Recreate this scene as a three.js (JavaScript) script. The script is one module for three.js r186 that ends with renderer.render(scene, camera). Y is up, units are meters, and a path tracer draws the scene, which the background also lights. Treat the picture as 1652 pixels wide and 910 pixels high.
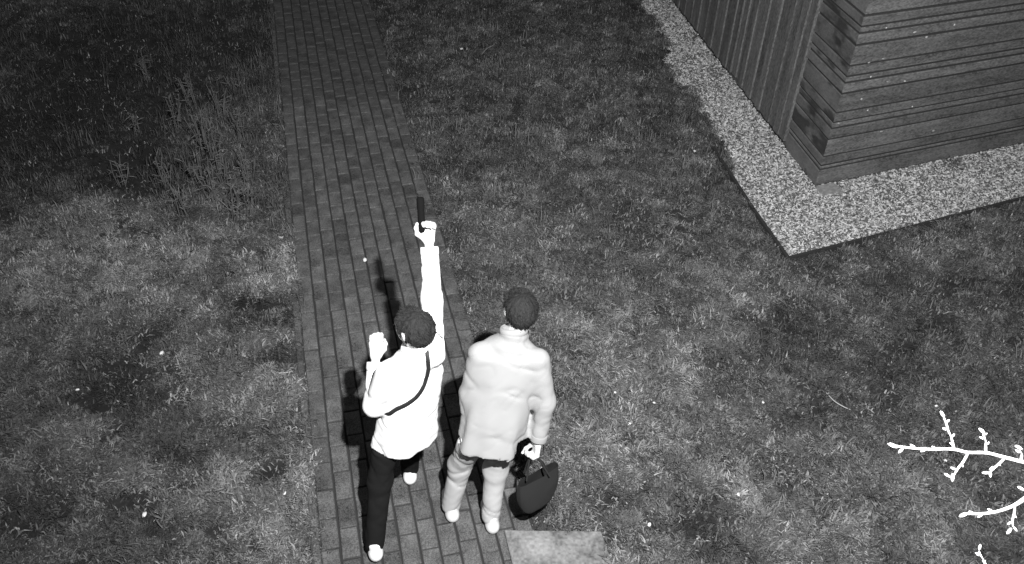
import * as THREE from 'three';
import { mergeGeometries } from 'three/addons/utils/BufferGeometryUtils.js';

// ------------------------------------------------------------------ camera
const V = (x, y, z) => new THREE.Vector3(x, y, z);
const scene = new THREE.Scene();
const PW = 1652, PH = 910, FOC = 1400, PITCH = 39 * Math.PI / 180, ROLL = 2 * Math.PI / 180, CAMH = 4.6;
const camera = new THREE.PerspectiveCamera(2 * Math.atan(PH / 2 / FOC) * 180 / Math.PI, PW / PH, 0.05, 400);
const FWD = V(0, -Math.sin(PITCH), -Math.cos(PITCH));
const R0 = V(1, 0, 0), U0 = R0.clone().cross(FWD);
const RGT = R0.clone().multiplyScalar(Math.cos(ROLL)).addScaledVector(U0, Math.sin(ROLL));
const UPV = R0.clone().multiplyScalar(-Math.sin(ROLL)).addScaledVector(U0, Math.cos(ROLL));
camera.position.set(0, CAMH, 0);
camera.up.copy(UPV);
camera.lookAt(camera.position.clone().add(FWD));

// ------------------------------------------------------------------ night sky, faint moon glow, infrared floodlight
const SKYL = 0.065;
{
  const w = 64, h = 32, d = new Float32Array(w * h * 4);
  for (let i = 0; i < w * h; i++) {
    const el = Math.abs(((i / w) | 0) / (h - 1) - 0.5) * 2;
    const v = SKYL * (1.12 - 0.24 * el);
    d[i * 4] = v; d[i * 4 + 1] = v; d[i * 4 + 2] = v; d[i * 4 + 3] = 1;
  }
  const t = new THREE.DataTexture(d, w, h, THREE.RGBAFormat, THREE.FloatType);
  t.mapping = THREE.EquirectangularReflectionMapping; t.magFilter = THREE.LinearFilter; t.needsUpdate = true;
  scene.background = t; scene.environment = t;
}
const moon = new THREE.DirectionalLight(0xffffff, 0.03);
moon.position.set(4, 18, -3); moon.target.position.set(0, 0, -6); moon.castShadow = true; moon.shadow.radius = 30;
Object.assign(moon.shadow.camera, { left: -12, right: 12, top: 12, bottom: -12, near: 1, far: 40 });
scene.add(moon, moon.target);
const LAMP = V(0.52, 5.22, -0.5);
const flood = new THREE.SpotLight(0xffffff, 175, 0, 1.06, 1, 2);
flood.position.copy(LAMP); flood.target.position.set(0.7, 0, -8.2);
flood.castShadow = true; flood.shadow.radius = 2.6; flood.shadow.mapSize.set(2048, 2048); flood.shadow.camera.near = 0.2; flood.shadow.camera.far = 40;
scene.add(flood, flood.target);

const renderer = new THREE.WebGLRenderer({ antialias: true });
renderer.setSize(1024, 564);
renderer.toneMapping = THREE.LinearToneMapping;
renderer.toneMappingExposure = 1.7;
renderer.shadowMap.enabled = true;
renderer.shadowMap.type = THREE.PCFSoftShadowMap;

// ------------------------------------------------------------------ helpers
function rng(seed) { let a = seed >>> 0; return () => { a = (a + 0x6D2B79F5) | 0; let t = Math.imul(a ^ (a >>> 15), 1 | a); t = (t + Math.imul(t ^ (t >>> 7), 61 | t)) ^ t; return ((t ^ (t >>> 14)) >>> 0) / 4294967296; }; }
const lerp = (a, b, t) => a + (b - a) * t, clamp = (x, a, b) => Math.min(b, Math.max(a, x));
const sstep = (a, b, x) => { const t = clamp((x - a) / (b - a), 0, 1); return t * t * (3 - 2 * t); };
function hash(x, y, z) { let h = Math.imul(x, 374761393) ^ Math.imul(y, 668265263) ^ Math.imul(z, 2147483647 ^ 0x3C6EF372); h = Math.imul(h ^ (h >>> 13), 1274126177); return ((h ^ (h >>> 16)) >>> 0) / 4294967296; }
function noise(x, y, z = 0) {
  const xi = Math.floor(x), yi = Math.floor(y), zi = Math.floor(z), f = t => t * t * (3 - 2 * t);
  const u = f(x - xi), v = f(y - yi), w = f(z - zi);
  const l = k => lerp(lerp(hash(xi, yi, k), hash(xi + 1, yi, k), u), lerp(hash(xi, yi + 1, k), hash(xi + 1, yi + 1, k), u), v);
  return (w === 0 ? l(zi) : lerp(l(zi), l(zi + 1), w)) * 2 - 1;
}
const fbm = (x, y, z = 0, o = 4) => { let s = 0, a = 0.5; for (let i = 0; i < o; i++) { s += a * noise(x, y, z + i * 7); x *= 2.03; y *= 2.03; a *= 0.5; } return s; };
// pixel of the photograph -> point at a given height above the ground
function rayDir(px, py) { return FWD.clone().addScaledVector(RGT, (px - PW / 2) / FOC).addScaledVector(UPV, -(py - PH / 2) / FOC); }
function G(px, py, h = 0) { const d = rayDir(px, py); return camera.position.clone().addScaledVector(d, (h - CAMH) / d.y); }
function atDepth(px, py, z) { return camera.position.clone().addScaledVector(rayDir(px, py), z); }
function toPixel(p) { const v = p.clone().sub(camera.position), z = v.dot(FWD); return [PW / 2 + FOC * v.dot(RGT) / z, PH / 2 - FOC * v.dot(UPV) / z, z]; }

const grey = (v, rough = 0.9, extra = {}) => { const m = new THREE.MeshStandardMaterial({ roughness: rough, metalness: 0, ...extra }); m.color.setRGB(v, v, v); return m; };
function tex(w, h, fn, srgb = true) {
  const d = new Uint8Array(w * h * 4);
  for (let y = 0; y < h; y++) for (let x = 0; x < w; x++) { const v = clamp(fn(x, y), 0, 1) * 255, i = (y * w + x) * 4; d[i] = d[i + 1] = d[i + 2] = v; d[i + 3] = 255; }
  const t = new THREE.DataTexture(d, w, h); t.wrapS = t.wrapT = THREE.RepeatWrapping; t.magFilter = THREE.LinearFilter; t.minFilter = THREE.LinearMipmapLinearFilter; t.generateMipmaps = true;
  if (srgb) t.colorSpace = THREE.SRGBColorSpace; t.needsUpdate = true; return t;
}
const toS = v => v <= 0.0031308 ? v * 12.92 : 1.055 * Math.pow(v, 1 / 2.4) - 0.055;   // a reflectance -> its sRGB texture value
// tileable fbm on a w x h texture
const tfbm = (x, y, w, h, n, o = 4, s = 0) => { let r = 0, a = 0.5; for (let i = 0; i < o; i++) { const f = n << i; const X = x / w * f, Y = y / h * f; const xi = Math.floor(X), yi = Math.floor(Y); let u = X - xi, v = Y - yi; u = u * u * (3 - 2 * u); v = v * v * (3 - 2 * v); const g = (p, q) => hash((p % f + f) % f, (q % f + f) % f, s + i * 13); r += a * (lerp(lerp(g(xi, yi), g(xi + 1, yi), u), lerp(g(xi, yi + 1), g(xi + 1, yi + 1), u), v) * 2 - 1); a *= 0.5; } return r; };

const used = {};
function uniq(n) { used[n] = (used[n] ?? -1) + 1; return used[n] ? n + '_' + String(used[n]).padStart(3, '0') : n; }
function shad(o) { o.traverse(c => { if (c.isMesh) { c.castShadow = true; c.receiveShadow = true; } }); return o; }
function mesh(name, geo, mat, parent) { const m = new THREE.Mesh(geo, mat); m.name = parent ? name : uniq(name); m.castShadow = m.receiveShadow = true; (parent || scene).add(m); return m; }
function group(name, pos) { const g = new THREE.Group(); g.name = uniq(name); if (pos) g.position.copy(pos); scene.add(g); return g; }
function tag(o, label, category, grp) { o.userData.label = label; o.userData.category = category; if (grp) o.userData.group = grp; return o; }
const structure = o => { o.userData.kind = 'structure'; return o; };
function local(geo, g) { return geo.translate(-g.position.x, -g.position.y, -g.position.z); }

// ------------------------------------------------------------------ layout on the ground (metres)
const pathL0 = V(-1.13, 0, -3.14), pathDir = V(-2.30, 0, -8.53).normalize(), pathRight = V(-pathDir.z, 0, pathDir.x);
const COLS = 11, COLP = 0.118, LENP = 0.224, PATHW = COLS * COLP;
const pathUV = (x, z) => { const dx = x - pathL0.x, dz = z - pathL0.z; return [dx * pathRight.x + dz * pathRight.z, dx * pathDir.x + dz * pathDir.z]; };
const pathPt = (u, v, y = 0) => V(pathL0.x + pathRight.x * u + pathDir.x * v, y, pathL0.z + pathRight.z * u + pathDir.z * v);
const corner = G(1316, 298);
const eR = G(1652, 229).sub(corner).setY(0).normalize(), eL = G(1092, 10).sub(corner).setY(0).normalize();
const nR = V(-eR.z, 0, eR.x), nL = V(eL.z, 0, -eL.x);      // outward normals of the two walls
const gravelOuter = [G(1015, 0).add(V(-0.25, 0, -2.2)), G(1015, 0), G(1060, 90), G(1150, 240), G(1215, 340), G(1271, 419), G(1460, 371), G(1652, 321), G(1652, 321).addScaledVector(eR, 1.2)];
const gravelInner = [corner.clone().addScaledVector(eR, 3.9), corner.clone(), corner.clone().addScaledVector(eL, 7.0)];
const gravelPoly = [...gravelOuter, ...gravelInner].map(p => [p.x, p.z]);
const slabPoly = [G(815, 861), G(968, 863), G(990, 930), G(832, 930)].map(p => [p.x, p.z]);
function inside(poly, x, z) { let c = false; for (let i = 0, j = poly.length - 1; i < poly.length; j = i++) { const [xi, zi] = poly[i], [xj, zj] = poly[j]; if ((zi > z) !== (zj > z) && x < (xj - xi) * (z - zi) / (zj - zi) + xi) c = !c; } return c; }
function distPoly(poly, x, z, closed = true) { let m = 1e9; for (let i = 0; i < poly.length - (closed ? 0 : 1); i++) { const [ax, az] = poly[i], [bx, bz] = poly[(i + 1) % poly.length]; const dx = bx - ax, dz = bz - az, t = clamp(((x - ax) * dx + (z - az) * dz) / (dx * dx + dz * dz), 0, 1); m = Math.min(m, Math.hypot(x - ax - dx * t, z - az - dz * t)); } return m; }
const gravelEdge = gravelOuter.map(p => [p.x, p.z]);
// how far the lawn has crept over the gravel at this place
const creepIn = (x, z) => Math.max(0.004, sstep(-7.3, -8.2, z) * (0.07 + 0.16 * noise(x * 2.1, z * 2.1, 2) + 0.07 * noise(x * 9, z * 9, 4) + (z < -9 ? 0.09 : 0)));
const isGravel = (x, z) => inside(gravelPoly, x, z) && distPoly(gravelEdge, x, z, false) > creepIn(x, z);
const bldPoly = [corner, corner.clone().addScaledVector(eR, 4.2), corner.clone().addScaledVector(eR, 4.2).addScaledVector(eL, 6.2), corner.clone().addScaledVector(eL, 6.2)].map(p => [p.x, p.z]);

// lawn patches of moss, thatch and bare soil, plus a pale lens glow painted in at left: [pixel x, pixel y, half width, half height, lighter(+) or darker(-)]
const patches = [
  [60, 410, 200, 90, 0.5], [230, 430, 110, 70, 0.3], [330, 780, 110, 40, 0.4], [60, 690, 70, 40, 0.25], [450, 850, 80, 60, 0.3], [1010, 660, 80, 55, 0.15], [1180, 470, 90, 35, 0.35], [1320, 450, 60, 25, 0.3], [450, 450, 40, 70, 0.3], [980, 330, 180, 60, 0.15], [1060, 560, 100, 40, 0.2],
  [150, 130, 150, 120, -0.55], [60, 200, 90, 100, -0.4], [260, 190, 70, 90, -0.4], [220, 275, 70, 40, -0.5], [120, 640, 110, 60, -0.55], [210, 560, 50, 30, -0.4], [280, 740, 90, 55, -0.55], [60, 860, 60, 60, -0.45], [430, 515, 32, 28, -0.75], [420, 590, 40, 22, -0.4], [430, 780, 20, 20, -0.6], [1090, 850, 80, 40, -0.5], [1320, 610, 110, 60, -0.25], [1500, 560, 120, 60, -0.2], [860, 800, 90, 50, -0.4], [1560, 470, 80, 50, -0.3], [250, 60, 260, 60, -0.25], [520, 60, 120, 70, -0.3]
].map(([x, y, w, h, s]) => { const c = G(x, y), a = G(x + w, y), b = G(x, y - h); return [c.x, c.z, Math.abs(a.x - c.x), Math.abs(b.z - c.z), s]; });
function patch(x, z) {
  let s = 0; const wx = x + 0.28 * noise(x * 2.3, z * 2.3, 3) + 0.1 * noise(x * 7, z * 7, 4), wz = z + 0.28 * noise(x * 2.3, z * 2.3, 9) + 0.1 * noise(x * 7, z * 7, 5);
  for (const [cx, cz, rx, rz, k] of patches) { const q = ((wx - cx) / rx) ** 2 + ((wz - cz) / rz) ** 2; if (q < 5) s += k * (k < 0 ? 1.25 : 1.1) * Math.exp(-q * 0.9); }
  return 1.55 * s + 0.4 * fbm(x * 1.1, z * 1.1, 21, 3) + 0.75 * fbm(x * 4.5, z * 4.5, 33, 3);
}
function groundY(x, z) {
  const far = Math.max(Math.abs(x) - 9, Math.abs(z + 7) - 9, 0);
  const [u] = pathUV(x, z); const dp = Math.max(-u, u - PATHW, 0);
  const flat = Math.min(sstep(0, 0.3, dp), far > 0 ? 0 : 1);
  const n = 0.016 * noise(x * 1.7, z * 1.7, 2) + 0.009 * noise(x * 6, z * 6, 8);
  let y = -0.012 + flat * (n + 0.012) - (1 - flat) * 0.02;
  if (isGravel(x, z) || inside(bldPoly, x, z)) y = -0.05;
  return y;
}

// ------------------------------------------------------------------ ground sheet
const soilTex = tex(1024, 1024, (x, y) => { const n = tfbm(x, y, 1024, 1024, 16, 6, 1), f = tfbm(x, y, 1024, 1024, 128, 3, 5); return toS(clamp(0.020 + 0.016 * n + 0.05 * Math.max(0, f) * (n > -0.1 ? 1 : 0.4), 0.006, 0.12)); });
{
  const xs = [], zs = []; const R = [-160, -80, -40, -22, -14];
  for (const r of R) { xs.push(r); } for (let x = -10; x <= 10.001; x += 0.06) xs.push(x); for (const r of [...R].reverse()) xs.push(-r);
  for (const r of [-170, -90, -50, -30, -20]) zs.push(r); for (let z = -15; z <= -1.999; z += 0.06) zs.push(z); for (const r of [0, 4, 10, 30, 80, 160]) zs.push(r);
  const pos = [], uv = [], idx = [], col = [];
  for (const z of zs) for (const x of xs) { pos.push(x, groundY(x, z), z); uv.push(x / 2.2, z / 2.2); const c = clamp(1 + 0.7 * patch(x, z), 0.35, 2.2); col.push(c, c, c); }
  const W = xs.length;
  for (let j = 0; j < zs.length - 1; j++) for (let i = 0; i < W - 1; i++) { const a = j * W + i; idx.push(a, a + W, a + 1, a + 1, a + W, a + W + 1); }
  const g = new THREE.BufferGeometry(); g.setAttribute('position', new THREE.Float32BufferAttribute(pos, 3)); g.setAttribute('uv', new THREE.Float32BufferAttribute(uv, 2)); g.setAttribute('color', new THREE.Float32BufferAttribute(col, 3)); g.setIndex(idx); g.computeVertexNormals();
  const m = mesh('ground', g, new THREE.MeshStandardMaterial({ map: soilTex, vertexColors: true, roughness: 1, bumpMap: soilTex, bumpScale: 0.012 }));
  structure(m); m.userData.label = 'uneven mossy garden soil under the lawn grass';
}

// ------------------------------------------------------------------ paved path: every block a piece of its own
const paverTex = [0, 1, 2].map(k => tex(256, 256, (x, y) => { const n = tfbm(x, y, 256, 256, 4, 5, 40 + k), f = tfbm(x, y, 256, 256, 64, 2, 60 + k); return toS(clamp(0.08 + 0.05 * n + 0.085 * f, 0.012, 0.25)); }));
const paverMats = []; { const r = rng(5); for (let i = 0; i < 9; i++) { const m = new THREE.MeshStandardMaterial({ map: paverTex[i % 3], roughness: 0.88, bumpMap: paverTex[i % 3], bumpScale: 0.004 }); const v = 0.76 + 0.42 * r(); m.color.setRGB(v, v, v); paverMats.push(m); } }
function blockGeo(w, h, l, c, seed) {   // chamfered paving block, top at y = 0, slightly worn corners
  const r = rng(seed), j = () => (r() - 0.5) * 0.003;
  const ring = (y, i) => [[-w / 2 + i, -l / 2 + i], [w / 2 - i, -l / 2 + i], [w / 2 - i, l / 2 - i], [-w / 2 + i, l / 2 - i]].map(([x, z]) => [x + j(), y + (y === 0 ? j() * 0.4 : 0), z + j()]);
  const a = ring(-h, 0), b = ring(-c, 0), t = ring(0, c), pos = [], uv = [];
  const q = (p0, p1, p2, p3) => { for (const p of [p0, p1, p2, p0, p2, p3]) { pos.push(...p); uv.push(p[0] / 0.3 + seed * 0.37, (p[2] + p[1]) / 0.3 + seed * 0.61); } };
  q(t[0], t[3], t[2], t[1]); for (let i = 0; i < 4; i++) { const k = (i + 1) % 4; q(b[i], t[i], t[k], b[k]); q(a[i], b[i], b[k], a[k]); }
  const g = new THREE.BufferGeometry(); g.setAttribute('position', new THREE.Float32BufferAttribute(pos, 3)); g.setAttribute('uv', new THREE.Float32BufferAttribute(uv, 2)); g.computeVertexNormals(); return g;
}
const path = group('paved_path', V(-1.9, 0, -7)); structure(path); path.userData.label = 'narrow garden path of small grey concrete blocks in running bond';
{
  const bed = new THREE.PlaneGeometry(PATHW + 0.02, 16).rotateX(-Math.PI / 2); bed.rotateY(Math.atan2(-pathDir.x, -pathDir.z));
  const c = pathPt(PATHW / 2, 4.6); bed.translate(c.x, -0.0145, c.z);
  mesh('joint_sand', local(bed, path), grey(0.025, 1), path);
  const variants = []; for (let i = 0; i < 8; i++) variants.push(blockGeo(COLP - 0.0125, 0.05, LENP - 0.012, 0.005, i + 1));
  const r = rng(77), list = [], yaw = Math.atan2(-pathDir.x, -pathDir.z);
  for (let c0 = 0; c0 < COLS; c0++) for (let k = -6; k < 48; k++) {
    const v = (k + (c0 % 2 ? 0.5 : 0) + (r() - 0.5) * 0.06 + 0.11 * Math.sin(c0 * 2.3)) * LENP, u = (c0 + 0.5) * COLP + (r() - 0.5) * 0.004;
    const p = pathPt(u, v), [px, py] = toPixel(p); const seen = px > -10 && px < PW + 10 && py > -14 && py < PH + 14;
    if (py < -260) continue;
    list.push({ p, seen, py, v: (r() * 8) | 0, m: (r() * 9) | 0, y: 0.004 + (r() - 0.5) * 0.004 + 0.004 * noise(p.x * 1.5, p.z * 1.5, 5), tx: (r() - 0.5) * 0.03, tz: (r() - 0.5) * 0.05, ry: yaw + (r() - 0.5) * 0.02 });
  }
  list.sort((a, b) => (b.seen - a.seen) || (b.py - a.py));
  const rest = [];
  list.forEach((b, i) => {
    const o = new THREE.Object3D(); o.position.set(b.p.x, b.y, b.p.z); o.rotation.set(b.tx, b.ry, b.tz, 'YXZ');
    if (i < 300) { const m = mesh('paving_block', variants[b.v], paverMats[b.m], path); m.position.copy(o.position).sub(path.position); m.rotation.copy(o.rotation); }
    else { o.updateMatrix(); const g = variants[b.v].clone().applyMatrix4(o.matrix); rest.push(local(g, path)); }
  });
  const m = mesh('far_paving_blocks', mergeGeometries(rest), paverMats[4], path); m.userData.kind = 'stuff';
  // kerb stones along the lawn on the side away from the wooden building
  const kg = blockGeo(0.05, 0.1, 0.49, 0.006, 31);
  for (let k = 0; k < 26; k++) { const v = -1 + k * 0.5, p = pathPt(-0.028, v, -0.004 + (r() - 0.5) * 0.006); const km = mesh('kerb_stone', kg, paverMats[(r() * 9) | 0], path); km.position.copy(p).sub(path.position); km.rotation.y = yaw + (r() - 0.5) * 0.012; }
}
// pale slab at the edge of the path
{
  const pts = slabPoly.map(([x, z]) => V(x, 0, z)), c = pts[0].clone().add(pts[2]).multiplyScalar(0.5);
  const s = new THREE.Shape(pts.map(p => new THREE.Vector2(p.x - c.x, -(p.z - c.z))));
  const g = new THREE.ExtrudeGeometry(s, { depth: 0.05, bevelEnabled: true, bevelThickness: 0.006, bevelSize: 0.006, bevelSegments: 1 }).rotateX(-Math.PI / 2);
  const t = tex(256, 256, (x, y) => toS(clamp(0.17 + 0.16 * tfbm(x, y, 256, 256, 6, 5, 90) + 0.1 * tfbm(x, y, 256, 256, 64, 2, 95), 0.03, 0.5)));
  const m = mesh('concrete_slab', g, new THREE.MeshStandardMaterial({ map: t, roughness: 0.9, bumpMap: t, bumpScale: 0.004 })); m.position.set(c.x, -0.022, c.z);
  tag(m, 'pale concrete slab let into the lawn beside the paved path', 'slab');
}

// ------------------------------------------------------------------ gravel bed with a dark shade line along it
{
  const s = new THREE.Shape(gravelPoly.map(([x, z]) => new THREE.Vector2(x, -z)));
  const g = new THREE.ShapeGeometry(s).rotateX(-Math.PI / 2); g.translate(0, -0.03, 0);
  const m = mesh('gravel_bed', g, grey(0.14, 1)); structure(m); m.userData.label = 'fine gritty base under the gravel beside the wooden building';
  const r = rng(311), N = 29000, vars = [];
  for (let k = 0; k < 4; k++) {
    const q = new THREE.IcosahedronGeometry(1, 1), p = q.attributes.position, rr = rng(900 + k), ox = rr() * 50;
    for (let i = 0; i < p.count; i++) { const x = p.getX(i), y = p.getY(i), z = p.getZ(i), f = 1 + 0.42 * noise(x * 1.3 + ox, y * 1.3 + 7, z * 1.3 + 3.3); p.setXYZ(i, x * f, y * f, z * f); }
    q.computeVertexNormals(); vars.push(q);
  }
  const pts = [], b = { x0: 1e9, x1: -1e9, z0: 1e9, z1: -1e9 }; for (const [x, z] of gravelPoly) { b.x0 = Math.min(b.x0, x); b.x1 = Math.max(b.x1, x); b.z0 = Math.min(b.z0, z); b.z1 = Math.max(b.z1, z); }
  let guard = 0; while (pts.length < N && guard++ < N * 12) { const x = lerp(b.x0, b.x1, r()), z = lerp(b.z0, b.z1, r()); if (!isGravel(x, z)) continue; if (z < -9.3 && noise(x * 9, z * 6, 6) > 0.35 && r() < 0.5) continue; pts.push([x, z]); }
  vars.forEach((q, k) => {
    const mine = pts.filter((_, i) => i % 4 === k), im = new THREE.InstancedMesh(q, new THREE.MeshStandardMaterial({ roughness: 0.8 }), mine.length), o = new THREE.Object3D(), c = new THREE.Color();
    mine.forEach(([x, z], i) => { const sz = 0.0084 * (0.55 + 0.9 * r()); o.position.set(x, -0.022 + 0.026 * r(), z); o.rotation.set((r() - 0.5) * 1.4, r() * 6.3, (r() - 0.5) * 1.4); o.scale.set(sz * (1.1 + 0.9 * r()), sz * 0.65, sz * (0.6 + 0.3 * r())); o.updateMatrix(); im.setMatrixAt(i, o.matrix); const v = 0.07 + 0.58 * r(); im.setColorAt(i, c.setRGB(v, v, v)); });
    im.name = uniq('gravel'); im.castShadow = im.receiveShadow = true; im.userData.kind = 'stuff'; im.userData.label = 'pale loose gravel chips along the wooden building'; im.userData.category = 'gravel'; scene.add(im);
  });
  // thin dark strips added for the shadow at the step from gravel to lawn
  const strip = (pts2, label) => {
    const parts = [], g0 = group('gravel_shade_line', pts2[0].clone().setY(0));
    for (let i = 0; i < pts2.length - 1; i++) { const a = pts2[i], c = pts2[i + 1], L = a.distanceTo(c); const q = new THREE.BoxGeometry(L + 0.01, 0.08, 0.03); q.rotateY(-Math.atan2(c.z - a.z, c.x - a.x)); q.translate((a.x + c.x) / 2, -0.012, (a.z + c.z) / 2); mesh('shade_strip', local(q, g0), grey(0.022, 0.9), g0); }
    tag(g0, label, 'shade_line');
  };
  strip([gravelOuter[3], gravelOuter[4], gravelOuter[5]], 'thin dark strip standing in for the shadow between lawn and gravel beside the vertical boards');
  strip([gravelOuter[5], gravelOuter[6], gravelOuter[7], gravelOuter[8]], 'thin dark strip standing in for the shadow below the gravel in front of the horizontal boards');
}

// ------------------------------------------------------------------ wooden building
const woodTex = [0, 1, 2].map(k => tex(512, 256, (x, y) => {
  const w = tfbm(x, y, 512, 256, 4, 3, 100 + k), g = tfbm(x * 1, (y + 9 * w) * 1, 512, 256, 4, 2, 130 + k);
  let streak = 0, a = 0.5; for (let i = 0; i < 4; i++) { const f = 16 << i; const Y = (y / 256 + 0.02 * w) * f, yi = Math.floor(Y), t = Y - yi, X = x / 512 * (3 << i), xi = Math.floor(X), s = X - xi; const h = (p, q) => hash(((p % (3 << i)) + (3 << i)) % (3 << i), ((q % f) + f) % f, 160 + i + k * 9); streak += a * (lerp(lerp(h(xi, yi), h(xi + 1, yi), s), lerp(h(xi, yi + 1), h(xi + 1, yi + 1), s), t) * 2 - 1); a *= 0.6; }
  const fine = tfbm(x, y, 512, 256, 64, 2, 190 + k);
  return toS(clamp(0.125 + 0.06 * streak + 0.04 * g + 0.1 * fine, 0.025, 0.3));
}));
// boards weathered and streaked with dark damp stains
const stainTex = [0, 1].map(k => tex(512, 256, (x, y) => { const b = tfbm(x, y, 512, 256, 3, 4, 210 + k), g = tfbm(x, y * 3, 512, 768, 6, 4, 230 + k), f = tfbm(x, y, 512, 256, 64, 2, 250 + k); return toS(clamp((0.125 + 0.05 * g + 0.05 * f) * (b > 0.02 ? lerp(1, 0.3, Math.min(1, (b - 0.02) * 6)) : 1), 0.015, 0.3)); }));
const woodMats = []; { const r = rng(8); for (let i = 0; i < 9; i++) { const m = new THREE.MeshStandardMaterial({ map: woodTex[i % 3], roughness: 0.72, bumpMap: woodTex[i % 3], bumpScale: 0.003 }); const v = 0.78 + 0.4 * r(); m.color.setRGB(v, v, v); woodMats.push(m); } }
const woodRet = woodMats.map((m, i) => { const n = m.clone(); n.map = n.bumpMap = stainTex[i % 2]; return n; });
// board as a bevelled prism: x along, y up (0..h), z outwards (t0..t1); ends shifted by m0 / m1 per metre of depth
function boardGeo(x0, x1, h, t0, t1, c, m0, m1, seed, upright = false) {
  const prof = [[0, t0], [0, t1 - c], [c, t1], [h - c, t1], [h, t1 - c], [h, t0]], pos = [], uv = [];
  const P = (e, [y, z]) => [e ? x1 + m1 * z : x0 + m0 * z, y, z];
  const ou = (seed * 0.377) % 1, ov = (seed * 0.713) % 1;
  const put = (p, d) => { pos.push(...p); uv.push(p[0] / 1.3 + ou, (p[1] + d) / 0.55 + ov); };
  for (let i = 0; i < 5; i++) { const a = prof[i], b = prof[i + 1]; const q = [P(0, a), P(1, a), P(1, b), P(0, a), P(1, b), P(0, b)]; q.forEach(p => put(p, p[2])); }
  for (const e of [0, 1]) for (let i = 1; i < 5; i++) { const q = e ? [prof[0], prof[i + 1], prof[i]] : [prof[0], prof[i], prof[i + 1]]; q.forEach(p => put(P(e, p), p[1])); }
  const g = new THREE.BufferGeometry(); g.setAttribute('position', new THREE.Float32BufferAttribute(pos, 3)); g.setAttribute('uv', new THREE.Float32BufferAttribute(uv, 2)); g.computeVertexNormals(); return g;
}
const bld = group('wooden_building', corner.clone().setY(0));
tag(bld, 'wooden building clad in dark horizontal and vertical boards, standing in gravel', 'building');
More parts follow.
